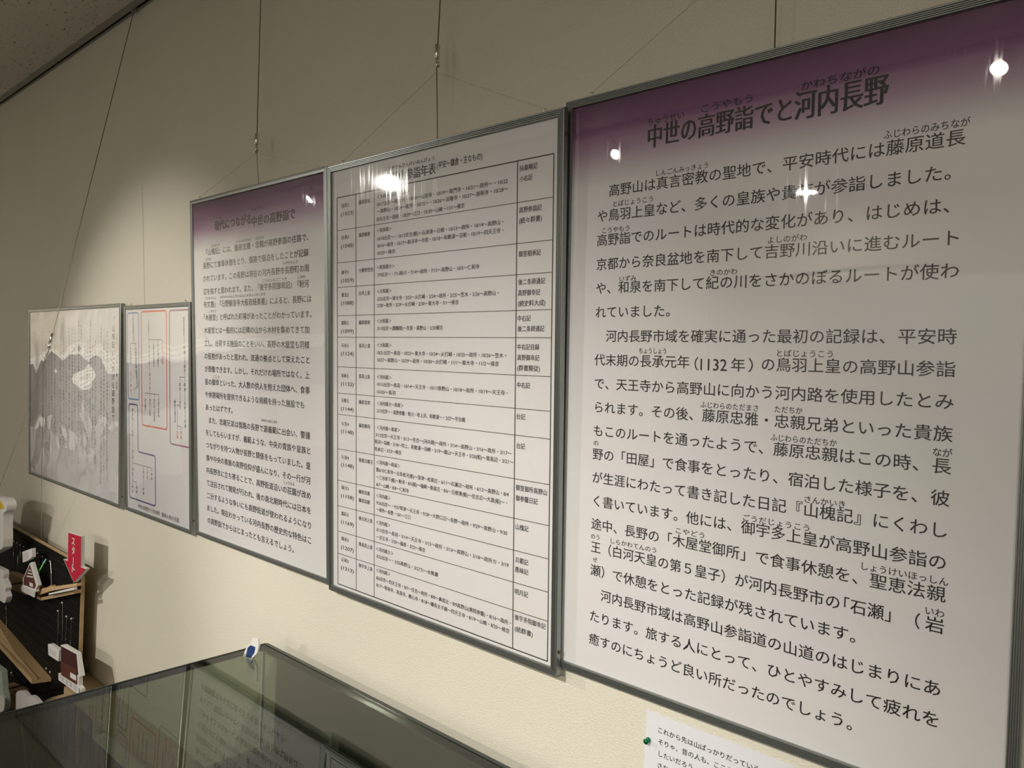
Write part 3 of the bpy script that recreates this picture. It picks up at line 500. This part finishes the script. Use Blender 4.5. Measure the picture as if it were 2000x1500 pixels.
# ------------------------------------------------------------------ low table and black pegboard game at the far left
tb = empty('wall_shelf', (-4.9, -.112, .16), 'low narrow wooden shelf along the wall behind the black pegboard', 'shelf')
TZ = -1.18 + Z0
YP = -.065                                   # face of the pegboard
bt = at(130, 1090, YP).z; PX1 = at(152.5, 1250, YP).x; PX0 = -4.55
def tbox(a, b): return MB().box(tuple(Vector(a) - tb.location), tuple(Vector(b) - tb.location))
MB().poly([Vector(p) - tb.location for p in [(-4.9, -.004, TZ), (-4.9, -.044, TZ), (PX1 + .012, -.044, TZ), (PX1 + .012, -.112, TZ), (-1.70, -.112, TZ), (-1.70, -.004, TZ)]], (0, 0, -.028)).build('shelf_board', M['table'], tb)
for x in (-4.6, -3.7, -2.8, -1.9): tbox((x, -.040, TZ - .16), (x + .03, -.004, TZ - .028)).build('wall_bracket', M['table'], tb)
peg = empty('pegboard', (PX0, YP, 0), 'black perforated pegboard with plywood edges standing before the low shelf', 'pegboard')
pw, ph = PX1 - PX0, bt
MB().box((0, 0, .0), (pw, .003, ph)).build('face_sheet', M['peg'], peg)
MB().box((0, .003, 0), (pw + .004, .016, ph + .004)).build('plywood_core', M['plywood'], peg)
hm = MB()
for i in range(40):
    for j in range(16):
        c = Vector((pw - .03 - i * .030, -.0006, ph - .03 - j * .040)); hm.poly([c + Vector((math.cos(a) * .0030, 0, math.sin(a) * .0030)) for a in [q * math.tau / 6 for q in range(6)]], (0, .0004, 0))
hm.build('peg_holes', M['hole'], peg)['kind'] = 'stuff'
def card(name, label, cat, px, y, t, m, parts=(), group=None):
    P = [at(a, b, y) for a, b in px]; lo = min(P, key=lambda p: p.z); r = empty(name, (lo.x, y, lo.z), label, cat, group)
    MB().poly([p - r.location for p in P], (0, t, 0)).build('card_body', M['white'] if parts is not None and m == 'W' else m, r)
    cen = sum((p for p in P), Vector()) / len(P)
    MB().tube([cen - r.location + Vector((0, t * .5, 0)), Vector((cen.x, YP + .001, min(cen.z, bt - .03))) - r.location], .0028, 8).build('peg', M['peg'], r)
    for nm, ppx, pm, dy in parts or (): MB().poly([at(a, b, y - dy) - r.location for a, b in ppx], (0, dy * .9, 0)).build(nm, pm, r)
    return r
# red arrow
A = [(133, 1039), (158, 1047), (157.5, 1107), (168, 1111), (144, 1138), (124, 1092), (131.5, 1095)]
YA = -.100
ar = card('start_arrow', 'crimson arrow sign with white edge pointing down at the pegboard corner', 'sign', A, YA, .014, M['white'], [('red_face', [(133.4, 1040.5), (157.5, 1048), (157, 1108), (167, 1111.8), (144, 1137), (125, 1093.2), (132, 1096.2)], M['crimson'], .0015)])
V, Fc = [], []
pcs = []
for i, ch in enumerate('スター'): pass
for ch, py in (('ス', 1057), ('タ', 1075), ('|', 1093.5), ('ト', 1111)):
    c = at(143.5, py, YA - .002) - ar.location; e = .034
    pcs.append((ch, 'fit', c.x - (.5 if ch != '|' else .07) * e * .8, c.x + (.5 if ch != '|' else .07) * e * .8, c.z, e, 0, (.02, .02)))
print_on('arrow_lettering', pcs, M['white'], ar, -.0025)

def plank(name, label, px, y0, y1, th, m, cat='ledge', group=None):
    """board seen as the quadrilateral px on the plane y0, running back to y1"""
    P = [at(a, b, y0) for a, b in px]; lo = min(P, key=lambda p: p.z); r = empty(name, (lo.x, y0, lo.z), label, cat, group)
    MB().poly([p - r.location for p in P], (0, y1 - y0, 0)).build('board', m, r); return r
# upper wooden ledge in two runs, and the white strip under it
plank('wooden_ledge', 'short upper pine ledge on the pegboard left of the gabled house marker', [(6, 1118), (17, 1120), (46, 1131), (46, 1143), (50, 1147), (50, 1162), (6, 1144)], -.100, YP, 0, M['pine'])
plank('wooden_ledge', 'thin pine ledge sloping up to the tip of the red arrow', [(69, 1151), (150, 1139), (150, 1145), (96, 1155), (74, 1163)], -.095, -.079, 0, M['pine'])
plank('wooden_ledge', 'small bent pine strip behind the foot of the gabled house marker', [(68, 1142), (88, 1148), (101, 1143), (102, 1146), (88, 1152), (69, 1149)], -.078, YP, 0, M['pine'])
plank('bracket', 'dark brown bracket under the sloping pine ledge', [(72, 1164), (80, 1167), (145, 1153), (145, 1160), (80, 1173), (72, 1169)], -.0905, YP, 0, M['plywood'], 'bracket')
plank('white_strip', 'narrow white strip under the right end of the sloping pine ledge', [(95, 1159), (145, 1147), (145, 1152), (95, 1162)], -.106, -.096, 0, M['white'], 'strip')
# long sloping trough
YF = -.130
tr_ = empty('marble_trough', tuple(at(62, 1331, YF)), 'long pale pine trough sloping down across the pegboard', 'trough')
def slab(a, b, c, d, th, nm, m):
    P = [p - tr_.location for p in (a, b, c, d)]; MB().poly(P, (0, 0, th)).build(nm, m, tr_)
bl, br_, fl, fr_ = at(-30, 1175, YP), at(100, 1324, YP), at(-30, 1227, YF), at(62, 1329, YF)
slab(bl, br_, fr_, fl, -.014, 'trough_floor', M['pine'])
kk = .30; slab(fl.lerp(bl, kk), fr_.lerp(br_, kk), fr_, fl, .006, 'trough_lip', M['pine'])
# house markers
h1 = card('house_marker', 'brown gabled house cut-out with white fence on the upper ledge', 'marker', [(40, 1146), (45, 1141), (45, 1130), (58, 1100), (62, 1098), (75, 1143), (70, 1150), (70, 1156), (40, 1143.6)], -.115, .012, M['white'],
     [('brown_wall', [(46, 1142), (46.5, 1129), (58, 1103), (70, 1143), (67, 1150)], M['brown'], .001), ('fence', [(41, 1145), (68, 1156.5), (67, 1167), (41, 1154)], M['white'], .003), ('window', [(57.5, 1137), (64, 1140), (64, 1147), (57.5, 1144)], M['white'], .0016)])
for k in range(5):
    a = 42.2 + k * 5.1; MB().poly([at(px, py, -.1188) - h1.location for px, py in [(a, 1146.4 + k * 2.3), (a + 4.1, 1148.0 + k * 2.3), (a + 4.1, 1154.6 + k * 2.4), (a, 1152.6 + k * 2.4)]], (0, .0004, 0)).build('fence_board', M['cloud'], h1)
for k, py in enumerate((1112, 1118, 1124)): MB().poly([at(px, qy, -.1170) - h1.location for px, qy in [(56 - k * 2, py), (60 + k * 2.2, py + 2), (60.4 + k * 2.2, py + 4.4), (55.6 - k * 2, py + 2.4)]], (0, .0006, 0)).build('gable_slat', M['white'], h1)
card('name_plate', 'small white caption plate above the gabled house marker', 'plate', [(43.5, 1078), (62, 1071), (62.5, 1088), (57, 1093), (44.5, 1099)], -.125, .014, M['white'], [('caption_print', [(46, 1081), (56, 1077), (56, 1090), (46.5, 1093.5)], M['cloud'], .0006)])
h2 = card('house_marker', 'tall brown house cut-out with white tiled base in front of the pegboard corner', 'marker', [(118.5, 1260), (123, 1259), (151, 1276), (158.5, 1321), (154, 1323.5), (154, 1340), (159, 1346), (159, 1355), (153, 1356), (114, 1328), (114, 1315), (119, 1314)], -.125, .013, M['white'],
     [('roof', [(119, 1262), (149, 1278), (152.5, 1318), (136, 1312), (119, 1304)], M['brown2'], .001), ('brown_wall', [(118.5, 1292), (136, 1300), (150, 1308), (150, 1338), (119, 1318)], M['brown'], .0018), ('window', [(137, 1313), (148.5, 1320), (148.5, 1330), (137, 1323)], M['white'], .0026)])
for k in range(5):
    a = 114.6 + k * 8.2; b0 = 1317.5 + k * 5.6; MB().poly([at(px, py, -.1285) - h2.location for px, py in [(a, b0), (a + 7.2, b0 + 4.9), (a + 7.2, b0 + 14.3), (a, b0 + 8.6)]], (0, .0006, 0)).build('base_tile', M['cloud'], h2)
card('name_plate', 'small white caption plate left of the tall brown house marker', 'plate', [(93.5, 1258), (99, 1257.5), (116, 1270), (114, 1292), (94.5, 1279)], -.125, .012, M['white'], [('caption_print', [(96.5, 1265), (109.5, 1274), (109.5, 1284), (97, 1275)], M['cloud'], .0006)])
# pins with thin hanging wires
ORD = ['first', 'second', 'third', 'fourth', 'fifth', 'sixth', 'seventh', 'eighth']
def pinwire(px, py, px2, py2, label, y=-.072, r=.0009, group='pins with hanging wires on the pegboard'):
    a, b = at(px, py, y), at(px2, py2, y - .004); e = empty('wire_pin', (a.x, YP, a.z), label, 'pin', group)
    o_ = e.location; MB().tube([(0, 0, 0), a - o_], .0012, 6).build('pin_shaft', M['steel'], e)
    MB().tube([a - o_ + Vector((0, .001, 0)), a - o_ - Vector((0, .002, 0)), a - o_ - Vector((0, .004, 0))], [.0028, .0036, .0018], 10).build('pin_head', M['white'], e, True)
    m = (a + b) / 2 + Vector((.004, 0, 0)); MB().tube([a - o_, m - o_, b - o_], r, 6).build('thin_wire', M['steel'], e)
for i, (a, b, c, d_) in enumerate([(27, 1057, 24.5, 1113), (33.5, 1060, 35, 1117), (40, 1064, 38, 1100), (47, 1068, 47.5, 1078), (68, 1079, 65, 1090), (74, 1080.5, 76, 1105), (83, 1087, 85.5, 1128), (98.5, 1096, 100.5, 1143)]):
    pinwire(a, b, c, d_, ORD[i] + ' white headed wire pin from the left in the upper pegboard row')
for i, (a, b, c, d_) in enumerate([(114, 1193, 112, 1262), (122, 1177, 121, 1259), (130.5, 1204, 125, 1288), (140, 1208, 134, 1292)]):
    pinwire(a, b, c, d_, ORD[i] + ' upright wire pin from the left above the tall brown house marker', -.080, .0010, 'upright wires above the tall house marker')
for i, (a, b) in enumerate([(91, 1305), (98.5, 1312)]): pinwire(a, b, a - 1, b + 4, ['upper', 'lower'][i] + ' short white pin beside the low end of the pine trough', -.080, .0010, 'short pins by the trough')
# glowing holographic straw
hs = empty('holographic_straw', tuple(at(72, 1124, -.098)), 'bright green holographic straw leaning beside the gabled house marker', 'straw')
q = [at(90, 1092, -.078) - hs.location, at(86, 1099, -.084) - hs.location, Vector((0, 0, 0))]
MB().tube(q[:2], .0030, 8).build('blue_end', M['holoblue'], hs); MB().tube(q[1:], .0030, 8).build('green_length', M['holo'], hs)
# bead chain and glass drop
bc = empty('bead_chain', tuple(at(13, 1245, -.148)), 'fine silver bead chain hanging over the pine trough', 'chain')
a, b = at(12, 1182, -.148) - bc.location, Vector((0, 0, 0)); cm = MB()
for i in range(26): c = a.lerp(b, i / 25); cm.tube([c + Vector((0, 0, .0016)), c, c - Vector((0, 0, .0016))], [.0006, .0017, .0006], 6)
cm.build('beads', M['steel'], bc, True)
gd = empty('glass_drop', tuple(at(24, 1322, -.105)), 'silver pin with a clear glass bead hanging below the trough', 'pin')
a = at(18, 1293, -.078) - gd.location
MB().tube([a, a * .4], .0014, 8).build('pin_shaft', M['steel'], gd)
MB().tube([Vector((0, 0, .004 + .0095 * (1 - math.cos(t)))) for t in [i * math.pi / 8 for i in range(9)]], [.0095 * math.sin(i * math.pi / 8) + .0002 for i in range(9)], 14).build('bead', M['steel'], gd, True)
# cloud cut-outs
def smooth_poly2(P): return [(q[0], q[1]) for q in smooth_poly([(a, b, 0) for a, b in P])]
def smooth_poly(P, n=4):
    out = []; k = len(P)
    for i in range(k):
        p0, p1, p2, p3 = [Vector(P[(i + j) % k]) for j in (-1, 0, 1, 2)]
        for s in range(n):
            t = s / n; out.append(tuple(.5 * ((2 * p1) + (p2 - p0) * t + (2 * p0 - 5 * p1 + 4 * p2 - p3) * t * t + (3 * p1 - p0 - 3 * p2 + p3) * t ** 3)))
    return out
cl1 = card('cloud_cutout', 'large white cloud cut-out with yellow face at the top left of the pegboard', 'cut-out', smooth_poly([(-40, 975), (0, 972), (9, 976), (13, 984), (12, 998), (7, 1003), (6, 1030), (6, 1060), (0, 1074), (-40, 1080)]), -.185, .035, M['white'],
     [('yellow_face', [(-20, 975), (0, 979), (4, 986), (6, 993), (-20, 996)], M['yellow'], .003)])
cl2 = card('cloud_cutout', 'small white cloud cut-out below the large cloud, left of the upper ledge', 'cut-out', smooth_poly([(-30, 1105), (2, 1112), (7, 1120), (6, 1132), (9, 1138), (12, 1148), (10, 1156), (13, 1166), (8, 1178), (0, 1173), (-30, 1165)]), -.180, .020, M['white'])
cl3 = card('cloud_cutout', 'low grey-white cloud cut-out just above the glass case edge', 'cut-out', [(31, 1389), (31, 1356), (34, 1350), (39, 1349), (44, 1350), (49, 1354), (54, 1361), (58, 1359), (63, 1360), (68, 1364), (74, 1371), (79, 1378)], -.185, .014, M['cloud'])
cl4 = card('cloud_cutout', 'pale green and white cut-out at the bottom left corner of the pegboard', 'cut-out', smooth_poly([(-30, 1300), (0, 1308), (4, 1322), (6, 1350), (9, 1362), (9, 1378), (4, 1390), (-30, 1395)]), -.195, .020, M['sea'],
     [('white_base', smooth_poly([(-30, 1352), (2, 1360), (8, 1368), (7, 1386), (0, 1391), (-30, 1394)]), M['white'], .004)])
plank('wooden_ledge', 'lower left pine ledge partly hidden by the grey-white cloud', [(5, 1338), (34, 1352), (34, 1360), (5, 1352)], -.110, YP, 0, M['pine'])
plank('wooden_ledge', 'lowest pine ledge dropping behind the grey-white cloud', [(8, 1362), (34, 1358), (34, 1390), (22, 1380)], -.125, -.112, 0, M['pine'])
cr_ = [(80, 1378), (90, 1367), (104, 1361), (122, 1357), (147, 1352)]
rp = empty('curved_strip', tuple(at(80, 1384, -.100)), 'thin curved wooden strip at the foot of the pegboard', 'strip')
mb = MB(); top_ = [at(a, b, -.100) - rp.location for a, b in cr_]; bot_ = [at(a, b + 6, -.100) - rp.location for a, b in cr_]
mb.poly(top_ + bot_[::-1], (0, .034, 0)); mb.build('strip_body', M['plywood'], rp)

# slanting wire that is pulled out from the wall to hold the pegboard, and its clear lines
T = Vector((at(262, 33, -.015).x, -.015, ZC + .002)); YH = -.30
Hh = at(103, 652, YH)
_, hk0 = wire_thing(T, Hh, 'slack steel hanging wire slanting out from the ceiling rail in front of the map poster', 0, sc=1.5)
lc = empty('clear_line', tuple(at(80, 1062, -.05)), 'pair of clear nylon lines tied to the slanting wire hook', 'line')
k0 = hk0 - lc.location
MB().tube([k0, at(87, 700, YH + .01) - lc.location, at(86, 760, YH + .02) - lc.location, at(82, 900, -.16) - lc.location, at(80, 1062, -.05) - lc.location], .0009, 6).build('upright_strand', M['steel'], lc)
MB().tube([k0, at(84, 715, YH) - lc.location, at(38, 850, -.20) - lc.location, at(-20, 1000, -.10) - lc.location], .0008, 6).build('slanting_strand', M['steel'], lc)

# ------------------------------------------------------------------ lamps and the far side of the room (seen in the reflections)
trk = tag(MB().box((-6.0, -2.83, ZC - .03), (2.1, -2.79, ZC)).build('lighting_track', M['lampbody']), 'black ceiling lighting track running parallel to the poster wall', 'track')
for i, (x, y, z, ax, az, e, cn, bl) in enumerate(SPOTS):
    d = (Vector((ax, 0, az)) - Vector((x, y, z))).normalized()
    r = empty('spotlight', (x, y, z), ORD[i] + ' black track spotlight counted from the far end, aimed at the posters', 'spotlight', 'track spotlights')
    MB().tube([-d * .05, d * .068], .038, 20).build('housing', M['lampbody'], r, False)
    MB().tube([d * .0685, d * .070], .030, 20).build('lens', M['lens'], r)
    MB().tube([(0, 0, 0), (0, -2.81 - y, ZC - .031 - z)], .008, 8).build('stem', M['lampbody'], r)
FL = ['deep in the middle of the room', 'deep in the room behind the camera', 'by the far left wall near the posters', 'by the far left wall deep in the room', 'in front of the wide cloth banner']
for i, (x, y, z, e) in enumerate(FILLS + ADDED_WASH + [ADDED_BANNER_SPOT]):
    r = empty('downlight', (x, y, ZC), 'recessed round ceiling downlight, ' + FL[i], 'downlight', 'recessed downlights')
    MB().tube([(0, 0, 0), (0, 0, -.012)], .11, 24).build('trim_ring', M['white'], r)
# white display banners and partitions on the other side of the room
for i, (x0, x1, y, z0, z1) in enumerate([(-2.2, .6, -3.6, .1, 1.93), (-4.6, -3.2, -4.6, .2, 2.0)]):
    r = empty('display_banner', (x0, y, z0), ['wide white cloth banner on the far side of the room', 'white cloth banner further left on the far side of the room'][i], 'banner')
    n = 24; mb = MB()
    top = [(t * (x1 - x0), .02 * math.sin(t * 19) , z1 - z0 - .05 * math.sin(t * math.pi)) for t in [k / n for k in range(n + 1)]]
    for (a, b, c), (a2, b2, c2) in zip(top, top[1:]): mb.poly([(a, b, 0), (a2, b2, 0), (a2, b2, c2), (a, b, c)], (0, -.004, 0))
    mb.build('cloth', M['banner'], r); MB().tube([(-.02, -.03, z1 - z0 + .01), (x1 - x0 + .02, -.03, z1 - z0 + .01)], .012, 10).build('rod', M['alu'], r)
    for xx in (0, x1 - x0): MB().tube([(xx, -.03, -z0), (xx, -.03, z1 - z0)], .012, 10).build('post', M['alu'], r)
# far left end of the room: pale wall, three white rails over a dark cabinet, white draped tables
cb = empty('dark_cabinet', (-8.58, -5.6, 0), 'long dark low cabinet along the far left wall', 'cabinet')
MB().box((0, 0, .85), (.42, 5.3, 1.30)).build('body', M['darkroom'], cb); MB().box((-.0, -.02, 1.30), (.45, 5.32, 1.325)).build('cabinet_top', M['white'], cb)
for k in range(7): MB().box((.42, .02 + k * .757, .87), (.436, .735 + k * .757, 1.28)).build('door', M['darkroom'], cb)
for k in range(2): MB().box((.30, 0, 1.36 + .05 * k), (.33, 5.3, 1.382 + .05 * k)).build('rail', M['white'], cb)
for y in (.0, 1.75, 3.5, 5.27): MB().box((.31, y, 1.325), (.325, y + .03, 1.43)).build('rail_post', M['white'], cb)
MB().box((0, 0, 0), (.38, 5.3, .85)).build('base', M['banner'], cb)
for i, (x, y, w_, d_, h) in enumerate([(-7.6, -1.5, .9, .55, .72), (-7.3, -2.9, .7, .6, .80)]):
    r = empty('draped_table', (x, y, 0), ['white draped table by the far left wall near the poster wall', 'white draped table deeper along the far left wall'][i], 'table')
    n = 48; mb = MB(); P = []
    for k in range(n):
        t = k / n * math.tau; c, s_ = math.cos(t), math.sin(t); q = max(abs(c), abs(s_)); f = 1 + .03 * math.sin(t * 14)
        P.append((w_ / 2 * c / q, d_ / 2 * s_ / q, f))
    mb.v = [Vector((a * f * 1.04, b * f * 1.04, 0)) for a, b, f in P] + [Vector((a, b, h)) for a, b, f in P]
    mb.f = [(k, (k + 1) % n, n + (k + 1) % n, n + k) for k in range(n)] + [tuple(range(n, 2 * n))]; mb.build('cloth', M['banner'], r)
    MB().box((-.12, -.1, h), (.1, .1, h + .22)).build('display_box', M['darkroom'], r)
